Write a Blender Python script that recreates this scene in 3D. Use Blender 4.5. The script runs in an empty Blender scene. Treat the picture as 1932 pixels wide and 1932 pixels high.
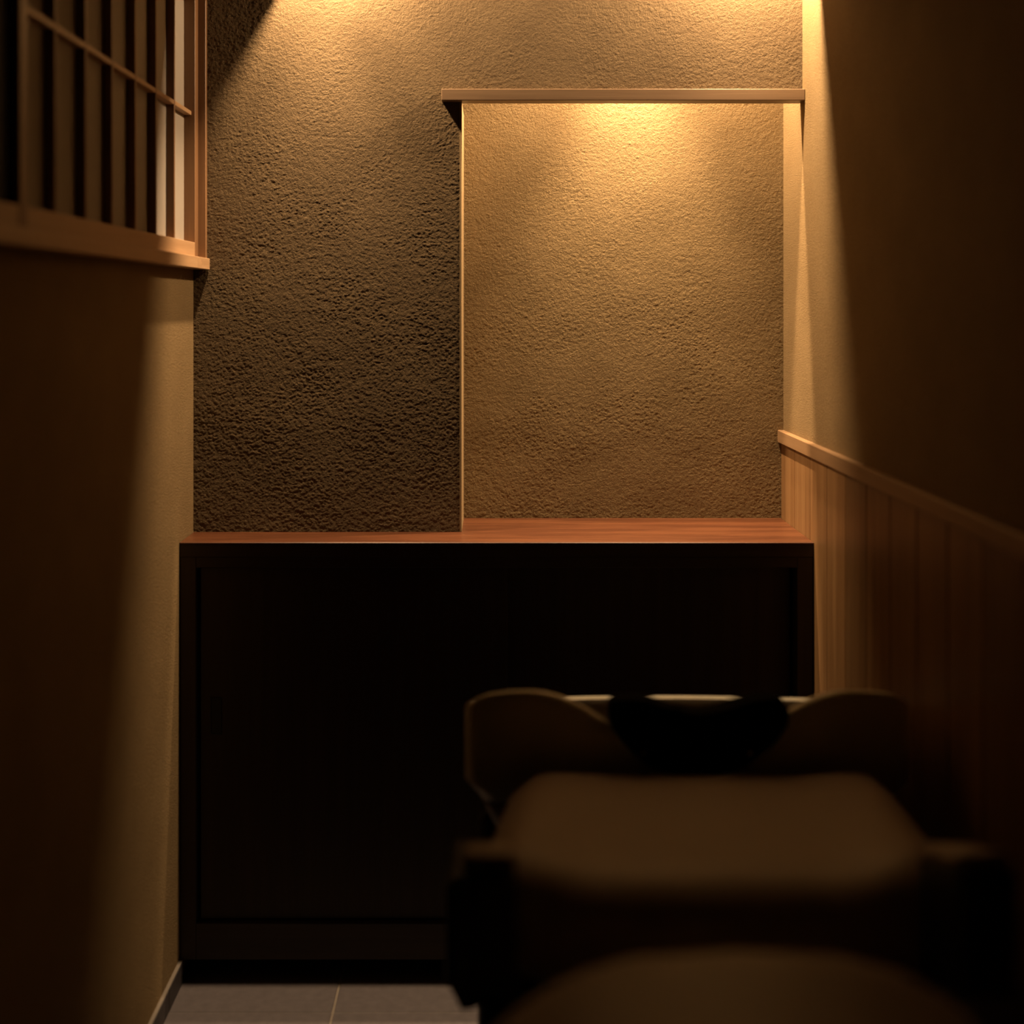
import bpy, bmesh, math, random
import numpy as np
from mathutils import Vector, Matrix
random.seed(7)
S = bpy.context.scene
COL = S.collection

# ------------------------------------------------------------------ camera, world, lamps, exposure
EYE = 1.26
cam = bpy.data.cameras.new('camera'); camo = bpy.data.objects.new('camera', cam); COL.objects.link(camo)
camo.location = (0, 0, EYE); camo.rotation_euler = (math.radians(90), 0, 0)
cam.sensor_width = 36; cam.sensor_fit = 'HORIZONTAL'; cam.lens = 42.75
cam.shift_x = 0.0150; cam.shift_y = -0.1998
cam.clip_start = 0.05; cam.clip_end = 30
cam.dof.use_dof = True; cam.dof.focus_distance = 2.45; cam.dof.aperture_fstop = 1.45
S.camera = camo

W = bpy.data.worlds.new('world'); S.world = W; W.use_nodes = True
W.node_tree.nodes['Background'].inputs['Color'].default_value = (0.9, 0.6, 0.35, 1)
W.node_tree.nodes['Background'].inputs['Strength'].default_value = 0.0

S.view_settings.view_transform = 'Standard'; S.view_settings.look = 'None'
S.view_settings.exposure = 0.0; S.view_settings.gamma = 1.0
S.view_settings.use_curve_mapping = False

LAMP_COL = (1.0, 0.68, 0.385)
# x, depth, height, radius, [(watts, cone, blend) of the reflector beam and of the wide spill], label
LAMPS = [
    (-0.340, 2.288, 2.050, 0.015, [(44.0, 48, 1.0), (62.0, 178, 0.2)], 'small recessed downlight in the ceiling slot left of the niche'),
    (0.480, 2.288, 2.050, 0.015, [(18.0, 48, 1.0), (54.0, 178, 0.2)], 'small recessed downlight in the ceiling slot beside the right wall'),
    (0.285, 2.452, 2.000, 0.012, [(105.0, 56, 1.0), (78.0, 178, 0.3)], 'small recessed downlight hidden inside the plaster niche'),
]

# ------------------------------------------------------------------ materials
def newmat(name):
    m = bpy.data.materials.new(name); m.use_nodes = True
    nt = m.node_tree; b = nt.nodes['Principled BSDF']
    return m, nt, b
def N(nt, t, **kw):
    n = nt.nodes.new(t)
    for k, v in kw.items(): setattr(n, k, v)
    return n
def ramp(nt, a, b, p0=0.0, p1=1.0):
    r = N(nt, 'ShaderNodeValToRGB')
    r.color_ramp.elements[0].color = (*a, 1); r.color_ramp.elements[1].color = (*b, 1)
    r.color_ramp.elements[0].position = p0; r.color_ramp.elements[1].position = p1
    return r
def noise(nt, vec, scale, detail=3, rough=0.5, dist=0.0):
    n = N(nt, 'ShaderNodeTexNoise'); n.inputs['Scale'].default_value = scale
    n.inputs['Detail'].default_value = detail; n.inputs['Roughness'].default_value = rough
    n.inputs['Distortion'].default_value = dist
    nt.links.new(vec, n.inputs['Vector']); return n
def geo_pos(nt):
    return N(nt, 'ShaderNodeNewGeometry').outputs['Position']

def plaster(name, c0, c1, grain, height, medium=0.3, rough=0.9, speck=0.45):
    m, nt, b = newmat(name); L = nt.links.new
    p = geo_pos(nt)
    big = noise(nt, p, 9, 3, 0.5)
    fine = noise(nt, p, grain, 2, 0.55, 0.9)
    mid = noise(nt, p, grain * 0.33, 2, 0.5, 0.3)
    cr = ramp(nt, c0, c1, 0.3, 0.7); L(big.outputs['Fac'], cr.inputs['Fac'])
    # sand grains: slightly lighter and darker specks of the same earth colour
    spk = noise(nt, p, grain * 2.2, 1, 0.5)
    mix = N(nt, 'ShaderNodeMix', data_type='RGBA', blend_type='MULTIPLY'); mix.inputs['Factor'].default_value = speck
    sr = ramp(nt, (0.62, 0.60, 0.58), (1, 1, 1), 0.35, 0.55); L(spk.outputs['Fac'], sr.inputs['Fac'])
    L(cr.outputs['Color'], mix.inputs['A']); L(sr.outputs['Color'], mix.inputs['B'])
    L(mix.outputs['Result'], b.inputs['Base Color'])
    add = N(nt, 'ShaderNodeMath', operation='MULTIPLY_ADD'); add.inputs[1].default_value = medium
    L(mid.outputs['Fac'], add.inputs[0]); L(fine.outputs['Fac'], add.inputs[2])
    bp = N(nt, 'ShaderNodeBump'); bp.inputs['Strength'].default_value = 1.0; bp.inputs['Distance'].default_value = height
    L(add.outputs[0], bp.inputs['Height']); L(bp.outputs['Normal'], b.inputs['Normal'])
    b.inputs['Roughness'].default_value = rough; b.inputs['Specular IOR Level'].default_value = 0.15
    return m

def wood(name, light, dark, axis, rough=0.45, scale=1.0, contrast=1.0, vary=0.12, spec=0.4, stretch=0.035):
    """straight fine grain running along axis 0/1/2"""
    m, nt, b = newmat(name); L = nt.links.new
    tc = N(nt, 'ShaderNodeTexCoord'); oi = N(nt, 'ShaderNodeObjectInfo')
    off = N(nt, 'ShaderNodeVectorMath', operation='MULTIPLY_ADD')
    off.inputs[1].default_value = (1, 1, 1)
    sc = N(nt, 'ShaderNodeVectorMath', operation='SCALE'); sc.inputs['Scale'].default_value = 13.0
    cx = N(nt, 'ShaderNodeCombineXYZ')
    for i in range(3): L(oi.outputs['Random'], cx.inputs[i])
    L(cx.outputs[0], sc.inputs[0])
    L(tc.outputs['Object'], off.inputs[0]); L(sc.outputs[0], off.inputs[2])
    mp = N(nt, 'ShaderNodeMapping'); s = [1, 1, 1]; s[axis] = stretch
    mp.inputs['Scale'].default_value = s; L(off.outputs[0], mp.inputs['Vector'])
    n1 = noise(nt, mp.outputs[0], 55 * scale, 3, 0.55, 0.4)
    n2 = noise(nt, mp.outputs[0], 420 * scale, 2, 0.5)
    mx = N(nt, 'ShaderNodeMath', operation='MULTIPLY_ADD'); mx.inputs[1].default_value = 0.35
    L(n2.outputs['Fac'], mx.inputs[0]); L(n1.outputs['Fac'], mx.inputs[2])
    cr = ramp(nt, dark, light, 0.68 - 0.22 / contrast, 0.68 + 0.20 / contrast); L(mx.outputs[0], cr.inputs['Fac'])
    hv = N(nt, 'ShaderNodeHueSaturation')
    mr = N(nt, 'ShaderNodeMapRange'); mr.inputs['To Min'].default_value = 1 - vary; mr.inputs['To Max'].default_value = 1 + vary
    L(oi.outputs['Random'], mr.inputs['Value']); L(mr.outputs[0], hv.inputs['Value'])
    L(cr.outputs['Color'], hv.inputs['Color']); L(hv.outputs['Color'], b.inputs['Base Color'])
    bp = N(nt, 'ShaderNodeBump'); bp.inputs['Strength'].default_value = 0.35; bp.inputs['Distance'].default_value = 0.0004
    L(mx.outputs[0], bp.inputs['Height']); L(bp.outputs['Normal'], b.inputs['Normal'])
    b.inputs['Roughness'].default_value = rough; b.inputs['Specular IOR Level'].default_value = spec
    return m

def plain(name, col, rough=0.5, spec=0.4, metal=0.0, grain=None, gdist=0.0004, var=0.06):
    m, nt, b = newmat(name); L = nt.links.new
    p = geo_pos(nt)
    n = noise(nt, p, grain or 40, 3, 0.5)
    cr = ramp(nt, tuple(c * (1 - var) for c in col), tuple(min(1, c * (1 + var)) for c in col), 0.3, 0.7)
    L(n.outputs['Fac'], cr.inputs['Fac']); L(cr.outputs['Color'], b.inputs['Base Color'])
    if grain:
        bp = N(nt, 'ShaderNodeBump'); bp.inputs['Strength'].default_value = 0.5; bp.inputs['Distance'].default_value = gdist
        L(n.outputs['Fac'], bp.inputs['Height']); L(bp.outputs['Normal'], b.inputs['Normal'])
    b.inputs['Roughness'].default_value = rough; b.inputs['Specular IOR Level'].default_value = spec
    b.inputs['Metallic'].default_value = metal
    return m

M = {}
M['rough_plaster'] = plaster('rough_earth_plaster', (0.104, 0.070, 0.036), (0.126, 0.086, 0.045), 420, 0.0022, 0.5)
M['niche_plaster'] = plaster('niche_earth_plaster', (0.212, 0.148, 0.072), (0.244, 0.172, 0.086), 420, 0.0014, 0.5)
M['fine_plaster'] = plaster('fine_sand_plaster', (0.215, 0.145, 0.068), (0.243, 0.166, 0.080), 420, 0.0024, 0.3, speck=0.7)
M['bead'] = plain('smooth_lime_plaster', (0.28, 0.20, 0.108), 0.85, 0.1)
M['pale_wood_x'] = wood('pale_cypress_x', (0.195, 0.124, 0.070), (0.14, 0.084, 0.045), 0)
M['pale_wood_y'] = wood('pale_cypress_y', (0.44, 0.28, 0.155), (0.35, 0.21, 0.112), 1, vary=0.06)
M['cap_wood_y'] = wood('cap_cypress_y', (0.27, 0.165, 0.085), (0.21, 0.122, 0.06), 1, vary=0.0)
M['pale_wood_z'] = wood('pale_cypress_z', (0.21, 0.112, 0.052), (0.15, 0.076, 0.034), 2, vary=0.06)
M['board_z'] = wood('cedar_board', (0.235, 0.132, 0.056), (0.165, 0.084, 0.032), 2, scale=0.9, contrast=1.3, vary=0.22)
M['counter'] = wood('counter_wood', (0.096, 0.033, 0.012), (0.060, 0.0185, 0.006), 0, rough=0.36, scale=0.55, contrast=1.9, vary=0.0, spec=0.5, stretch=0.10)
M['cabinet'] = wood('dark_stained_wood', (0.040, 0.024, 0.014), (0.024, 0.014, 0.008), 2, rough=0.5, vary=0.08)
M['cabinet_x'] = wood('dark_stained_wood_x', (0.040, 0.024, 0.014), (0.024, 0.014, 0.008), 0, rough=0.5, vary=0.08)
M['black_metal'] = plain('black_metal', (0.012, 0.013, 0.013), 0.4)
M['paper'] = plain('white_paper', (0.30, 0.265, 0.23), 0.85, 0.1, var=0.02)
M['dark_pane'] = plain('dark_pane', (0.005, 0.005, 0.005), 0.5, 0.1)
M['tile'] = plain('grey_floor_tile', (0.085, 0.073, 0.076), 0.6, 0.35, grain=60, gdist=0.0006, var=0.10)
M['skirt_tile'] = plain('dark_skirting_tile', (0.05, 0.042, 0.043), 0.6, 0.3, grain=60, var=0.10)
M['grout'] = plain('pale_grout', (0.18, 0.155, 0.13), 0.9, 0.1, grain=300)
M['leather'] = plain('taupe_leather', (0.29, 0.232, 0.178), 0.5, 0.35, grain=350, gdist=0.0004)
M['black_plastic'] = plain('black_plastic', (0.006, 0.006, 0.0065), 0.38, 0.35)
M['rubber'] = plain('black_rubber', (0.003, 0.003, 0.003), 0.9, 0.05)
M['ceramic'] = plain('cream_ceramic', (0.74, 0.72, 0.58), 0.35, 0.5, var=0.02)
M['shaded_inside'] = plain('shaded_basin_ceramic', (0.26, 0.22, 0.16), 0.4, 0.4, var=0.02)  # shade inside the bowl, put into a darker colour
M['chrome'] = plain('chrome', (0.75, 0.73, 0.70), 0.2, 0.5, 1.0)
M['ceiling'] = plain('ceiling_paint', (0.09, 0.068, 0.045), 0.9, 0.1)
M['dark_room'] = plain('dark_wall_paint', (0.20, 0.17, 0.13), 0.9, 0.1)
M['housing'] = plain('lamp_housing_black', (0.02, 0.02, 0.02), 0.6, 0.2)
def bulb_mat():
    m, nt, b = newmat('lamp_glow')
    b.inputs['Base Color'].default_value = (0.8, 0.7, 0.5, 1)
    b.inputs['Emission Color'].default_value = (*LAMP_COL, 1); b.inputs['Emission Strength'].default_value = 20
    return m
M['bulb'] = bulb_mat()

# ------------------------------------------------------------------ object helpers
ANCH = {}
def link(name, me, mat, anchor, parent=None):
    o = bpy.data.objects.new(name, me); COL.objects.link(o)
    if mat is not None and len(me.materials) == 0: me.materials.append(M[mat] if isinstance(mat, str) else mat)
    a = Vector(anchor)
    if parent is not None:
        o.parent = parent; o.location = a - ANCH[parent.name]
    else: o.location = a
    ANCH[o.name] = a
    return o
def empty(name, loc):
    o = bpy.data.objects.new(name, None); COL.objects.link(o); o.location = loc; o.empty_display_size = 0.1
    ANCH[o.name] = Vector(loc); return o
def tag(o, label=None, cat=None, group=None, kind=None):
    if label: o['label'] = label
    if cat: o['category'] = cat
    if group: o['group'] = group
    if kind: o['kind'] = kind
    return o
def bm_box(bm, x0, x1, y0, y1, z0, z1, bev=0.0, seg=1):
    vs = [bm.verts.new((x, y, z)) for x in (x0, x1) for y in (y0, y1) for z in (z0, z1)]
    fs = [(0, 1, 3, 2), (4, 6, 7, 5), (0, 4, 5, 1), (2, 3, 7, 6), (0, 2, 6, 4), (1, 5, 7, 3)]
    faces = [bm.faces.new([vs[i] for i in f]) for f in fs]
    if bev > 0:
        ed = {e for f in faces for e in f.edges}
        bmesh.ops.bevel(bm, geom=list(ed), offset=bev, segments=seg, profile=0.5, affect='EDGES')
def finish(bm, name, mat, anchor=None, parent=None, smooth=False):
    if anchor is None:
        c = [v.co for v in bm.verts]
        lo = [min(v[i] for v in c) for i in range(3)]; hi = [max(v[i] for v in c) for i in range(3)]
        anchor = ((lo[0] + hi[0]) / 2, (lo[1] + hi[1]) / 2, lo[2])
    a = Vector(anchor)
    for v in bm.verts: v.co -= a
    bmesh.ops.recalc_face_normals(bm, faces=bm.faces)
    me = bpy.data.meshes.new(name); bm.to_mesh(me); bm.free()
    if smooth:
        for p in me.polygons: p.use_smooth = True
    return link(name, me, mat, anchor, parent)
def box(name, x0, x1, y0, y1, z0, z1, mat, parent=None, bev=0.0, seg=1):
    bm = bmesh.new(); bm_box(bm, x0, x1, y0, y1, z0, z1, bev, seg)
    return finish(bm, name, mat, None, parent)
def boxes(name, lst, mat, parent=None, bev=0.0):
    bm = bmesh.new()
    for b in lst: bm_box(bm, *b, bev)
    return finish(bm, name, mat, None, parent)
def prism(name, pts, axis, a0, a1, mat, parent=None, bev=0.0, seg=2, smooth=False):
    """outline pts extruded along axis ('x','y','z') from a0 to a1"""
    def co(p, a):
        return {'x': (a, p[0], p[1]), 'y': (p[0], a, p[1]), 'z': (p[0], p[1], a)}[axis]
    bm = bmesh.new()
    A = [bm.verts.new(co(p, a0)) for p in pts]; B = [bm.verts.new(co(p, a1)) for p in pts]
    n = len(pts); caps = [bm.faces.new(A), bm.faces.new(B[::-1])]
    for i in range(n): bm.faces.new((A[i], B[i], B[(i + 1) % n], A[(i + 1) % n]))
    if bev > 0:
        ed = {e for f in caps for e in f.edges}
        bmesh.ops.bevel(bm, geom=list(ed), offset=bev, segments=seg, profile=0.5, affect='EDGES')
    return finish(bm, name, mat, None, parent, smooth)
def loft(name, loops, mat, parent=None, cap=True, smooth=True):
    bm = bmesh.new(); R = [[bm.verts.new(p) for p in lp] for lp in loops]; n = len(loops[0])
    for a, b in zip(R, R[1:]):
        for i in range(n): bm.faces.new((a[i], a[(i + 1) % n], b[(i + 1) % n], b[i]))
    if cap: bm.faces.new(R[0][::-1]); bm.faces.new(R[-1])
    return finish(bm, name, mat, None, parent, smooth)
def lathe_loops(cx, cy, prof, n=24):
    return [[(cx + r * math.cos(2 * math.pi * i / n), cy + r * math.sin(2 * math.pi * i / n), z) for i in range(n)] for r, z in prof]
def catmull(pts, k=4):
    out = []; n = len(pts)
    for i in range(n):
        p0, p1, p2, p3 = pts[i - 1], pts[i], pts[(i + 1) % n], pts[(i + 2) % n]
        for j in range(k):
            t = j / k
            out.append(tuple(0.5 * (2 * p1[q] + (p2[q] - p0[q]) * t + (2 * p0[q] - 5 * p1[q] + 4 * p2[q] - p3[q]) * t * t + (3 * p1[q] - p0[q] - 3 * p2[q] + p3[q]) * t ** 3) for q in range(2)))
    return out

# ------------------------------------------------------------------ room dimensions (metres)
XL = -0.593          # left wall face
XR = 0.598           # plaster face of right wall
XB = 0.593           # face of the wainscot boards
YB = 2.378           # main back wall
YN = 2.536           # back of the niche
NX = -0.0705         # left side of the niche
NTOP = 2.05
CZ0 = 0.8212
YF = -0.9            # wall behind the viewer
CEIL = 1.93          # soffit
SLOT_Y = 2.265       # front edge of the light slot
SLOT_X = -0.396      # left end of the light slot

# floor with tiles
floor = tag(box('floor', XL - 0.1, XR + 0.1, YF - 0.1, YN + 0.1, -0.06, -0.0018, 'grout'), kind='structure')
tile_me = {}
ys = [2.175 + 0.3 - 0.3 * k for k in range(12)]
for k, y1 in enumerate(ys):
    for c in range(4):
        x0 = XL + 0.3 * c + 0.0022; x1 = min(XL + 0.3 * (c + 1) - 0.0022, XB - 0.002)
        ya, yb = max(y1 - 0.3 + 0.0008, YF), y1 - 0.0008
        if yb - ya < 0.03: continue
        key = (round(x1 - x0, 4), round(yb - ya, 4))
        if key not in tile_me:
            w, d = (x1 - x0) / 2, (yb - ya) / 2
            bm = bmesh.new(); bm_box(bm, -w, w, -d, d, -0.012, 0, 0.0012)
            bmesh.ops.recalc_face_normals(bm, faces=bm.faces)
            me = bpy.data.meshes.new('tile'); bm.to_mesh(me); bm.free(); me.materials.append(M['tile']); tile_me[key] = me
        t = link('tile', tile_me[key], None, ((x0 + x1) / 2, (ya + yb) / 2, random.uniform(-0.0008, 0.0)), floor)

# back wall: left pier and lintel over the niche, hand-thrown plaster as real relief
def relief(nz, nx, step, seed, amp, grain):
    """height field of coarse sand plaster: fine grains, trowelled lumps and slow waves"""
    rng = np.random.default_rng(seed)
    fz = np.fft.fftfreq(nz, step)[:, None]; fx = np.fft.rfftfreq(nx, step)[None, :]
    k2 = fz * fz + fx * fx
    def field(sig, sx=1.0):
        w = np.fft.rfft2(rng.standard_normal((nz, nx)))
        w *= np.exp(-2 * math.pi ** 2 * sig ** 2 * (fz * fz + fx * fx * sx * sx)); w[0, 0] = 0
        f = np.fft.irfft2(w, s=(nz, nx)); return f / f.std()
    fine = field(grain, 1.25); mid = field(grain * 2.3); slow = field(0.030)
    rough = 1.0 + 0.16 * np.clip(field(0.030), -1.5, 1.5)
    h = amp * rough * (np.tanh(fine * 0.9) + 0.42 * np.tanh(mid)) + 0.00022 * slow
    return np.clip(h, -0.0021, 0.0021)
def relief_mesh(name, mat, x0, x1, z0, z1, y, step, seed, amp, grain, hole=None, back=None):
    nx = int(round((x1 - x0) / step)) + 1; nz = int(round((z1 - z0) / step)) + 1
    xs = np.linspace(x0, x1, nx); zs = np.linspace(z0, z1, nz)
    h = relief(nz, nx, step, seed, amp, grain)
    co = np.empty((nz, nx, 3), np.float32)
    co[..., 0] = xs[None, :]; co[..., 2] = zs[:, None]; co[..., 1] = y - h
    idx = np.arange(nz * nx).reshape(nz, nx)
    quads = np.stack([idx[:-1, :-1], idx[:-1, 1:], idx[1:, 1:], idx[1:, :-1]], -1)
    if hole is not None:
        hx, hz = hole
        keep = ~((xs[None, 1:] > hx) & (zs[:-1, None] < hz)); quads = quads[keep]
    quads = quads.reshape(-1, 4)
    verts = co.reshape(-1, 3)
    used = np.zeros(len(verts), bool); used[quads.ravel()] = True
    remap = np.cumsum(used) - 1; verts = verts[used]; quads = remap[quads]
    extra_v, extra_q = [], []
    n0 = len(verts)
    for (bx0, bx1, by0, by1, bz0, bz1) in back:          # the masonry behind the plaster coat
        b = n0 + len(extra_v)
        extra_v += [(x, yy, z) for x in (bx0, bx1) for yy in (by0, by1) for z in (bz0, bz1)]
        extra_q += [[b + q for q in f] for f in [(0, 1, 3, 2), (4, 6, 7, 5), (0, 4, 5, 1), (2, 3, 7, 6), (0, 2, 6, 4), (1, 5, 7, 3)]]
    verts = np.concatenate([verts, np.array(extra_v, np.float32)]); quads = np.concatenate([quads, np.array(extra_q, np.int64)])
    a = np.array([(x0 + x1) / 2, y, 0.0], np.float32); verts = verts - a
    me = bpy.data.meshes.new(name)
    me.vertices.add(len(verts)); me.vertices.foreach_set('co', verts.astype(np.float32).ravel())
    me.loops.add(quads.size); me.loops.foreach_set('vertex_index', quads.astype(np.int32).ravel())
    me.polygons.add(len(quads)); me.polygons.foreach_set('loop_start', np.arange(0, quads.size, 4, dtype=np.int32))
    me.polygons.foreach_set('loop_total', np.full(len(quads), 4, np.int32))
    sm = np.ones(len(quads), bool); sm[-len(extra_q):] = False
    me.polygons.foreach_set('use_smooth', sm)
    me.update(calc_edges=True); me.validate()
    return link(name, me, mat, a, None)
STEP = 0.00112
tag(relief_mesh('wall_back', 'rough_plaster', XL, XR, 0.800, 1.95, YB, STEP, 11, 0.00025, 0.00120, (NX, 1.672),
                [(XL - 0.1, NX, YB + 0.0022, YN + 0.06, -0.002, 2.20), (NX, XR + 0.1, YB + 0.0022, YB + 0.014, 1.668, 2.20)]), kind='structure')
tag(relief_mesh('wall_niche', 'niche_plaster', NX, XR, 0.815, 1.72, YN, STEP, 12, 0.00014, 0.00120, None,
                [(NX, XR + 0.1, YN + 0.0022, YN + 0.06, -0.002, 2.20)]), kind='structure')

# left wall with the window opening
WZ0, WZ1 = 1.345, 1.90
WY0 = 0.55
def left_wall():
    bm = bmesh.new()
    bm_box(bm, XL - 0.10, XL, YF, YB, -0.002, WZ0)
    bm_box(bm, XL - 0.10, XL, YF, YB, WZ1, 2.20)
    bm_box(bm, XL - 0.10, XL, YF, WY0, WZ0, WZ1)
    return finish(bm, 'wall_left', 'fine_plaster')
tag(left_wall(), kind='structure')
# right wall: plaster above, boards below
CAPZ0, CAPZ1 = 0.979, 1.0046
wr = tag(box('wall_right', XR, XR + 0.10, YF, YN, -0.002, 2.20, 'fine_plaster'), kind='structure')
pw = 0.117; plank_me = None
for k in range(30):
    y1 = YN - 0.001 - pw * k; y0 = y1 - pw
    if y0 < YF: break
    if plank_me is None:
        bm = bmesh.new(); bm_box(bm, -0.011, 0, -pw / 2 + 0.0003, pw / 2 - 0.0003, 0, CAPZ0 - 0.03, 0.0020)
        bmesh.ops.recalc_face_normals(bm, faces=bm.faces)
        plank_me = bpy.data.meshes.new('plank'); bm.to_mesh(plank_me); bm.free(); plank_me.materials.append(M['board_z'])
    link('plank', plank_me, None, (XR + 0.006, (y0 + y1) / 2, 0.030), wr)
tag(box('trim_1', 0.5855, XR + 0.001, YF, YN - 0.0005, CAPZ0, CAPZ1, 'cap_wood_y', None, 0.0012), kind='structure')
# header board over the niche
tag(box('trim_2', -0.1070, XR - 0.0005, 2.356, 2.396, 1.6615, 1.6835, 'pale_wood_x', None, 0.0010), kind='structure')
# smooth corner bead where the rough plaster turns into the niche
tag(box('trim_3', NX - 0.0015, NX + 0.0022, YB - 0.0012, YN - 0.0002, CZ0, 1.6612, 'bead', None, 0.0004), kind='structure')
# wall behind the viewer, ceiling with lowered soffit and light slot
tag(box('wall_front', XL - 0.1, XR + 0.1, YF - 0.1, YF, -0.002, 2.20, 'dark_room'), kind='structure')
def ceiling():
    bm = bmesh.new()
    bm_box(bm, XL, XR, YF, SLOT_Y, CEIL, CEIL + 0.02)
    bm_box(bm, XL, SLOT_X, SLOT_Y, YB, CEIL, CEIL + 0.02)
    bm_box(bm, XL - 0.1, XR + 0.1, YF - 0.1, YN + 0.06, 2.20, 2.24)
    bm_box(bm, NX, XR, YB + 0.014, YN, NTOP + 0.05, 2.20)
    return finish(bm, 'ceiling', 'ceiling')
tag(ceiling(), kind='structure')
# tile skirting on the left wall, in pieces
SK = 0.0395
bl = empty('baseboard_left', (XL, 1.0, 0)); tag(bl, kind='structure')
for k, y1 in enumerate(ys):
    y1 = min(y1, 2.271); ya = max(ys[k] - 0.3, YF)
    if y1 - ya < 0.02: continue
    box('skirting_tile', XL - 0.001, XL + 0.0075, ya + 0.0008, y1 - 0.0008, 0.0, SK, 'skirt_tile', bl, 0.0008)
    box('grout_bead', XL - 0.001, XL + 0.0066, ya, y1, SK - 0.0006, SK + 0.0016, 'grout', bl)
br = empty('baseboard_right', (XB, 1.0, 0)); tag(br, kind='structure')
box('skirting_board', 0.586, XR, YF, 2.26, 0.0, 0.032, 'pale_wood_y', br, 0.001)

# ------------------------------------------------------------------ window on the left wall
win = empty('window_1', (XL, 1.9, 1.333)); tag(win, kind='structure')
SF = -0.5805       # sash face
KF = -0.5875       # lattice bar front
PF = -0.602        # paper
ZS0, ZS1 = 1.3336, 1.3555
sill = box('sill', XL - 0.09, -0.5608, WY0, 2.283, ZS0, ZS1, 'pale_wood_y', win, 0.0008)
box('sill_end', XL - 0.09, -0.5608, 2.3095, YB - 0.0005, ZS0, ZS1, 'pale_wood_y', sill, 0.0008)
box('sill_joint', XL - 0.09, -0.5609, 2.2834, 2.3091, ZS0, ZS1, 'pale_wood_y', sill, 0.0008)
box('casing', XL - 0.09, -0.566, 2.365, YB - 0.0003, ZS1, WZ1, 'pale_wood_z', win, 0.0008)
box('casing', XL - 0.09, -0.566, WY0, WY0 + 0.02, ZS1, WZ1, 'pale_wood_z', win, 0.0008)
box('head', XL - 0.09, -0.566, WY0 + 0.02, 2.365, WZ1 - 0.02, WZ1 - 0.0002, 'pale_wood_y', win, 0.0008)
def sash(name, y0, y1, sf, pane_mat, lattice, far_stile=True):
    s = empty(name, (sf, (y0 + y1) / 2, ZS1)); s.parent = win; s.location = Vector((sf, (y0 + y1) / 2, ZS1)) - ANCH[win.name]
    b = sf - 0.024; zt = WZ1 - 0.0205
    w = 0.0240
    box('stile', b, sf, y0, y0 + w, ZS1, zt, 'pale_wood_z', s, 0.0008)
    if far_stile: box('stile', b, sf, y1 - w, y1, ZS1, zt, 'pale_wood_z', s, 0.0008)
    else: y1 += w - 0.0003          # this sash tucks its far edge behind the meeting stile
    box('rail', b, sf - 0.0003, y0 + w, y1 - w, ZS1, 1.385, 'pale_wood_y', s, 0.0008)
    box('rail', b, sf - 0.0003, y0 + w, y1 - w, zt - 0.026, zt, 'pale_wood_y', s, 0.0008)
    pf = PF if lattice else sf - 0.012
    box('pane', pf - 0.002, pf, y0 + w - 0.002, y1 - w + (0.002 if far_stile else 0), 1.383, zt - 0.02, pane_mat, s)
    if lattice:
        n = 7; st = (y1 - y0 - 2 * w) / n
        for k in range(1, n):
            yc = y0 + w + st * k
            box('lattice_bar', PF, KF, yc - 0.0065, yc, 1.385, zt - 0.026, 'pale_wood_z', s, 0.0004)
        for zc in (1.634,):
            box('cross_bar', PF, KF - 0.0002, y0 + w, y1 - w, zc - 0.004, zc + 0.004, 'pale_wood_y', s, 0.0004)
    return s
sash('paper_sash', 1.4813, 2.365, SF, 'paper', True)
sash('dark_sash', WY0 + 0.02, 1.4812, SF - 0.001, 'dark_pane', False, False)

# ------------------------------------------------------------------ counter and cabinet
YC = 2.271; CZ = 0.821
ct = prism('counter_top', [(XL + 0.0005, YC), (XB - 0.0005, YC), (XB - 0.0005, YN - 0.0005), (NX + 0.0005, YN - 0.0005), (NX + 0.0005, YB - 0.0005), (XL + 0.0005, YB - 0.0005)], 'z', CZ - 0.004, CZ, 'counter', None, 0.0008, 1)
tag(ct, 'reddish wooden counter top running into the lit plaster niche', 'counter')
cab = empty('low_cabinet', (0, 2.32, 0)); tag(cab, 'dark stained low cabinet with sliding doors under the wooden counter top', 'cabinet')
cx0, cx1 = XL + 0.001, XB - 0.001; ztop = CZ - 0.0275; YFc = YC + 0.002
box('shaded_counter_edge', cx0, cx1, YC + 0.0006, 2.345, ztop + 0.0003, CZ - 0.0043, 'cabinet_x', cab, 0.0006)  # front edge of the counter, its shade put into the dark wood colour
box('back_panel', cx0, cx1, 2.345, 2.372, 0.001, ztop, 'cabinet_x', cab)
box('stile', cx0, cx0 + 0.030, YFc, 2.345, 0.0405, ztop, 'cabinet', cab, 0.0008)
box('stile', cx1 - 0.030, cx1, YFc, 2.345, 0.0405, ztop, 'cabinet', cab, 0.0008)
box('top_rail', cx0 + 0.030, cx1 - 0.030, YFc, 2.345, ztop - 0.020, ztop, 'cabinet_x', cab, 0.0008)
box('bottom_rail', cx0 + 0.030, cx1 - 0.030, YFc, 2.345, 0.0405, 0.108, 'cabinet_x', cab, 0.0008)
def door(x0, x1, y0, side):
    d = box('door', x0, x1, y0, y0 + 0.018, 0.112, ztop - 0.022, 'cabinet', cab, 0.0008)
    hx = x0 + 0.020 if side < 0 else x1 - 0.037
    # recessed finger pull: dark metal rim around a sunk plate
    box('finger_pull_plate', hx, hx + 0.017, y0 - 0.0006, y0 + 0.0004, 0.460, 0.525, 'black_metal', d)
    boxes('finger_pull_rim', [(hx - 0.002, hx, y0 - 0.002, y0 + 0.001, 0.458, 0.527), (hx + 0.017, hx + 0.019, y0 - 0.002, y0 + 0.001, 0.458, 0.527),
                              (hx, hx + 0.017, y0 - 0.002, y0 + 0.001, 0.458, 0.460), (hx, hx + 0.017, y0 - 0.002, y0 + 0.001, 0.525, 0.527)], 'black_metal', d)
door(cx0 + 0.036, 0.02, 2.284, -1)
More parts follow.
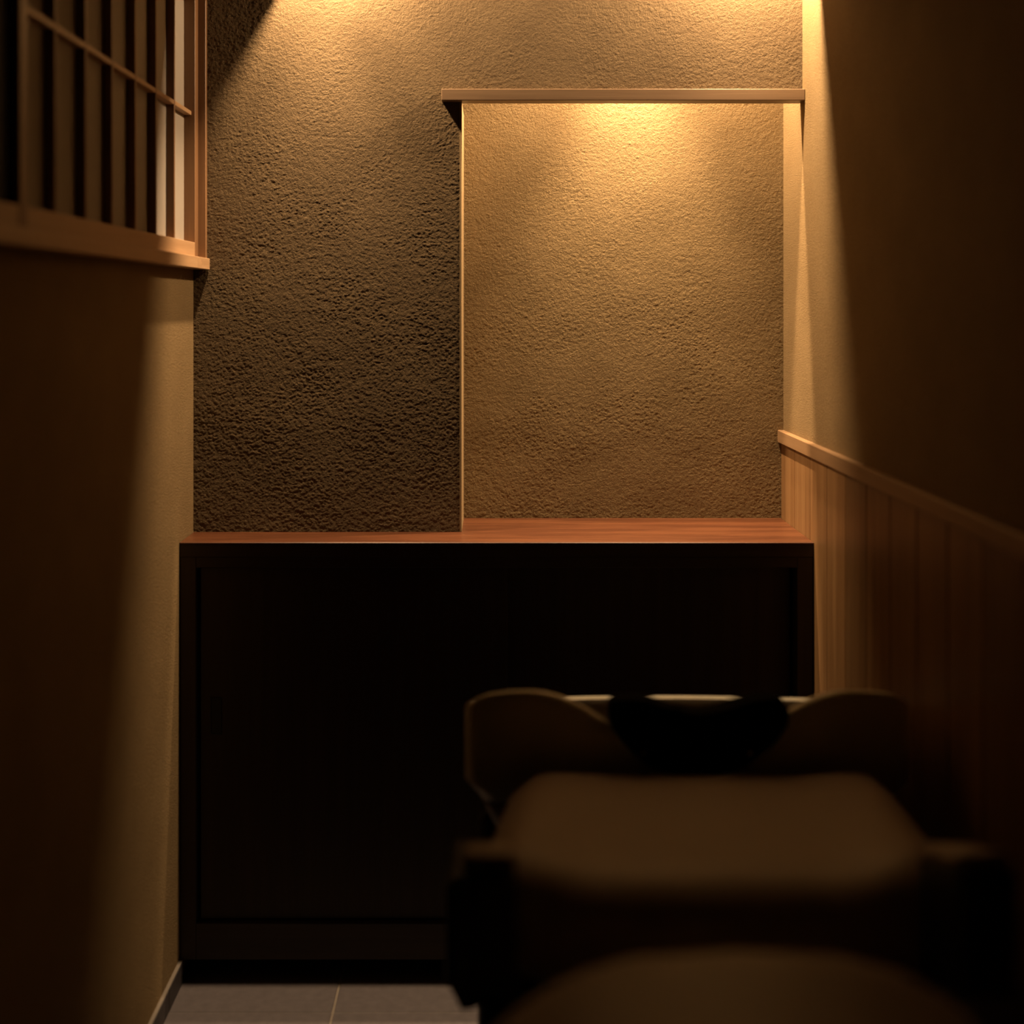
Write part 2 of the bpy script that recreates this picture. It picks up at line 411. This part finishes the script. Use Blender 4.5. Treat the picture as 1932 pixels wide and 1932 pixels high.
door(-0.01, cx1 - 0.036, 2.305, 1)

# ------------------------------------------------------------------ lamps
for (x, y, z, rad, beams, lab) in LAMPS:
    e = empty('downlight', (x, y, z)); tag(e, lab, 'lamp', 'recessed downlights')
    # housing open at the bottom
    loft('housing', lathe_loops(x, y, [(0.030, z + 0.012), (0.036, z + 0.012), (0.036, z + 0.045), (0.004, z + 0.048), (0.004, z + 0.045), (0.030, z + 0.042)]), 'housing', e, cap=False)
    loft('bulb', lathe_loops(x, y, [(0.004, z + 0.012), (0.011, z + 0.016), (0.012, z + 0.026), (0.006, z + 0.040)], 16), 'bulb', e)
    for watt, cone, blend in beams:
        ld = bpy.data.lights.new('downlight_beam', 'SPOT'); ld.energy = watt; ld.color = LAMP_COL
        ld.spot_size = math.radians(cone); ld.spot_blend = blend; ld.shadow_soft_size = rad
        lo = bpy.data.objects.new('downlight_beam', ld); COL.objects.link(lo); lo.parent = e; lo.location = (0, 0, -0.004)

# ------------------------------------------------------------------ shampoo basin
BX, BY = 0.258, 1.62
PROF = [(0, .655), (.053, .668), (.081, .686), (.102, .699), (.131, .7165), (.152, .729), (.18, .741), (.208, .748), (.25, .7475), (.275, .744), (.29, .738), (.305, .728)]
def lerp_tab(t, v):
    v = abs(v)
    for (a, za), (b, zb) in zip(t, t[1:]):
        if v <= b: return za + (zb - za) * (v - a) / (b - a)
    return t[-1][1]
def basin():
    a, dep, rf, rb = 0.301, 0.33, 0.030, 0.075
    pts = []
    nf = 48
    for i in range(nf + 1): pts.append((-(a - rf) + 2 * (a - rf) * i / nf, 0.0))
    for i in range(1, 9): t = -math.pi / 2 + (math.pi / 2) * i / 8; pts.append((a - rf + rf * math.cos(t), rf + rf * math.sin(t)))
    for i in range(1, 7): pts.append((a, rf + (dep - rb - rf) * i / 6))
    for i in range(1, 13): t = (math.pi / 2) * i / 12; pts.append((a - rb + rb * math.cos(t), dep - rb + rb * math.sin(t)))
    nb = 12
    for i in range(1, nb + 1): pts.append((a - rb - 2 * (a - rb) * i / nb, dep + 0.012 * math.sin(math.pi * i / nb)))
    for i in range(1, 13): t = math.pi / 2 + (math.pi / 2) * i / 12; pts.append((-(a - rb) + rb * math.cos(t), dep - rb + rb * math.sin(t)))
    for i in range(1, 7): pts.append((-a, dep - rb - (dep - rb - rf) * i / 6))
    for i in range(1, 8): t = math.pi + (math.pi / 2) * i / 8; pts.append((-(a - rf) + rf * math.cos(t), rf + rf * math.sin(t)))
    def zr(x, y):
        zf = lerp_tab(PROF, x)
        if y <= 0.001: return zf
        s = min(1, y / dep); zb = 0.736 - 0.099 * s ** 0.8
        w = min(1, y / 0.03)
        return zf * (1 - w) + zb * w
    cy = dep / 2
    def ring(inset, zfun, k=None):
        out = []
        for x, y in pts:
            fx = (a - inset) / a; fy = (cy - inset) / cy
            out.append((BX + x * fx, BY + cy + (y - cy) * fy, zfun(x, y)))
        return out
    loops = [ring(0.12, lambda x, y: 0.46), ring(0.05, lambda x, y: 0.55), ring(0.012, lambda x, y: 0.606), ring(0.0, lambda x, y: 0.624),
             ring(0.0, lambda x, y: zr(x, y) - 0.008), ring(0.002, lambda x, y: zr(x, y) - 0.002), ring(0.008, lambda x, y: zr(x, y)), ring(0.016, lambda x, y: zr(x, y) - 0.003),
             ring(0.020, lambda x, y: zr(x, y) - 0.012), ring(0.0215, lambda x, y: 0.59), ring(0.045, lambda x, y: 0.535), ring(0.11, lambda x, y: 0.505), ring(0.16, lambda x, y: 0.50)]
    return loops
bas = empty('shampoo_basin', (BX, BY + 0.18, 0))
tag(bas, 'cream ceramic shampoo basin with a black neck rest behind the reclining chair', 'basin')
BL = basin()
loft('bowl', BL[:8], 'ceramic', bas, cap=False)
loft('shaded_inside', [[(x, y, z) for x, y, z in BL[7]]] + BL[8:], 'shaded_inside', bas, cap=False)  # inner face of the same bowl, its shade painted in
loft('bowl_bottom', [BL[0], [(BX + (x - BX) * 0.02, BY + 0.165 + (y - BY - 0.165) * 0.02, z - 0.002) for x, y, z in BL[0]]], 'ceramic', bas)
loft('bowl_floor', [BL[-1], [(BX + (x - BX) * 0.02, BY + 0.165 + (y - BY - 0.165) * 0.02, z - 0.003) for x, y, z in BL[-1]]], 'shaded_inside', bas)
k = BY / 2294.0
neck_px = [(1152, 1322), (1180, 1316), (1215, 1318), (1250, 1330), (1290, 1340), (1316, 1343), (1345, 1340), (1385, 1328), (1420, 1318), (1455, 1314), (1475, 1319), (1487, 1345), (1475, 1374), (1440, 1414), (1390, 1446), (1316, 1459), (1240, 1449), (1190, 1414), (1158, 1374), (1148, 1348)]
neck = [((px - 937) * k, EYE - (py - 580) * k) for px, py in neck_px]
nr = prism('neck_rest', catmull(neck, 4), 'y', BY - 0.012, BY + 0.022, 'rubber', bas, 0.006, 3, True)
for px in (1212, 1412):
    x = (px - 937) * k; z = EYE - (1415 - 580) * k
    bm = bmesh.new(); bmesh.ops.create_uvsphere(bm, u_segments=10, v_segments=6, radius=0.003)
    for v in bm.verts: v.co = Vector((x, BY - 0.012, z)) + Vector((v.co.x, v.co.y * 0.5, v.co.z))
    finish(bm, 'screw', 'chrome', None, nr, True)
for sx in (-0.128, 0.128):
    loft('fixing_knob', lathe_loops(BX + sx, BY + 0.075, [(0.004, 0.64), (0.011, 0.645), (0.012, 0.668), (0.008, 0.676), (0.002, 0.678)], 14), 'chrome', bas)
loft('drain', lathe_loops(BX, BY + 0.19, [(0.030, 0.498), (0.030, 0.505), (0.022, 0.506), (0.020, 0.501), (0.003, 0.502)], 20), 'chrome', bas)
box('pedestal', BX - 0.285, BX + 0.285, BY + 0.10, BY + 0.36, 0.001, 0.545, 'black_plastic', bas, 0.02, 3)

# ------------------------------------------------------------------ reclining shampoo chair
def cxat(d): return 0.219 + 0.126 * (d - 1.2)
ch = empty('shampoo_chair', (cxat(1.05), 1.05, 0))
tag(ch, 'reclined taupe leather shampoo chair with black arm shells in the dark foreground', 'chair')
def cushion(name, stations, topf, n=44, p=3.6):
    """stations: (depth, half width, z bottom, crown factor); topf(u, depth) gives the upholstery height at u in -1..1"""
    loops = []
    for d, hw, zb, s in stations:
        lp = []
        for i in range(n):
            t = 2 * math.pi * i / n; c, sn = math.cos(t), math.sin(t)
            u = math.copysign(abs(c) ** (2 / p), c); v = math.copysign(abs(sn) ** (2 / p), sn)
            zt = topf(u, d); mid = (zt + zb) / 2; hh = (zt - zb) / 2
            lp.append((cxat(d) + u * hw * (0.86 + 0.14 * s), d, mid + v * hh * s))
        loops.append(lp)
    return loft(name, loops, 'leather', ch)
def back_top(u, d):
    t = (d - 1.2) / 0.38
    side = 0.733 + (0.664 - 0.733) * t; dip = 0.032 + (0.009 - 0.032) * t
    au = abs(u)
    return side - dip * (0.5 + 0.5 * math.cos(math.pi * min(1, max(0, au - 0.42) / 0.45))) - 0.02 * max(0, au - 0.85) / 0.15
def ends2(d0, d1, hw, zb, r0, r1, n=8, mid=10):
    st = []
    for i in range(n):
        a = (math.pi / 2) * i / n; st.append((d0 + r0 * (1 - math.cos(a)), hw, zb, 0.15 + 0.85 * math.sin(a)))
    for i in range(mid + 1): st.append((d0 + r0 + (d1 - d0 - r0 - r1) * i / mid, hw, zb, 1.0))
    for i in range(n - 1, -1, -1):
        a = (math.pi / 2) * i / n; st.append((d1 - r1 * (1 - math.cos(a)), hw, zb, 0.15 + 0.85 * math.sin(a)))
    return st
cushion('backrest', ends2(1.160, 1.595, 0.250, 0.585, 0.075, 0.03), back_top)
def seat_top(u, d):
    t = min(1, max(0, (d - 0.90) / 0.17)); t = t * t * (3 - 2 * t)
    return 0.782 - 0.185 * t - 0.092 * abs(u) ** 2.8 * (1 - 0.6 * t)
cushion('seat', ends2(0.475, 1.155, 0.240, 0.48, 0.05, 0.03, mid=24), seat_top)
def leg_top(u, d): return 0.745 - 0.06 * abs(u) ** 2.3 - 0.5 * (0.47 - d)
cushion('leg_rest', ends2(0.16, 0.47, 0.19, 0.50, 0.04, 0.03), leg_top)
# black shell under the backrest with its release lever at the lower left
SX = 0.238
shell = [(-0.2985, 0.575), (-0.289, 0.589), (0.289, 0.589), (0.2985, 0.575), (0.2985, 0.467), (0.280, 0.447), (-0.262, 0.447), (-0.265, 0.432), (-0.280, 0.430), (-0.2985, 0.467)]
prism('backrest_shell', [(SX + x, z) for x, z in shell], 'y', 1.43, 1.545, 'black_plastic', ch, 0.008, 3)
box('backrest_spine', cxat(1.3) - 0.14, cxat(1.3) + 0.14, 1.20, 1.44, 0.47, 0.592, 'black_plastic', ch, 0.015, 2)
# arms, tilted back with the chair
def arm(side):
    d0, d1 = 1.055, 1.162
    c = cxat(1.13) + side * 0.217
    e = empty('armrest', (c, d0, 0.6)); e.parent = ch; e.location = Vector((c, d0, 0.6)) - ANCH[ch.name]
    def tilted(name, pts, a0, a1, mat, bev):
        o = prism(name, [(c + x, z) for x, z in pts], 'y', a0, a1, mat, e, bev, 3, mat == 'leather')
        az = ANCH[o.name]
        for v in o.data.vertices: v.co.z -= 0.34 * (v.co.y + az.y - d0)
    tilted('arm_shell', [(-0.025, 0.770), (0.025, 0.770), (0.025, 0.66), (-0.025, 0.66)], d0, d1, 'black_plastic', 0.005)
    tilted('arm_pad', [(-0.024, 0.7705), (-0.025, 0.778), (-0.019, 0.785), (0.019, 0.785), (0.025, 0.778), (0.024, 0.7705)], d0 + 0.012, d1, 'leather', 0.004)
    return e
arm(-1); arm(1)
# seat frame, lifting column and floor plate
box('seat_frame', cxat(1.0) - 0.19, cxat(1.0) + 0.19, 0.74, 1.22, 0.40, 0.475, 'black_plastic', ch, 0.015, 2)
loft('column', lathe_loops(cxat(1.0), 1.0, [(0.10, 0.03), (0.095, 0.06), (0.075, 0.10), (0.075, 0.41)], 28), 'black_plastic', ch)
box('floor_plate', cxat(1.0) - 0.17, cxat(1.0) + 0.17, 0.72, 1.26, 0.001, 0.035, 'black_plastic', ch, 0.012, 2)
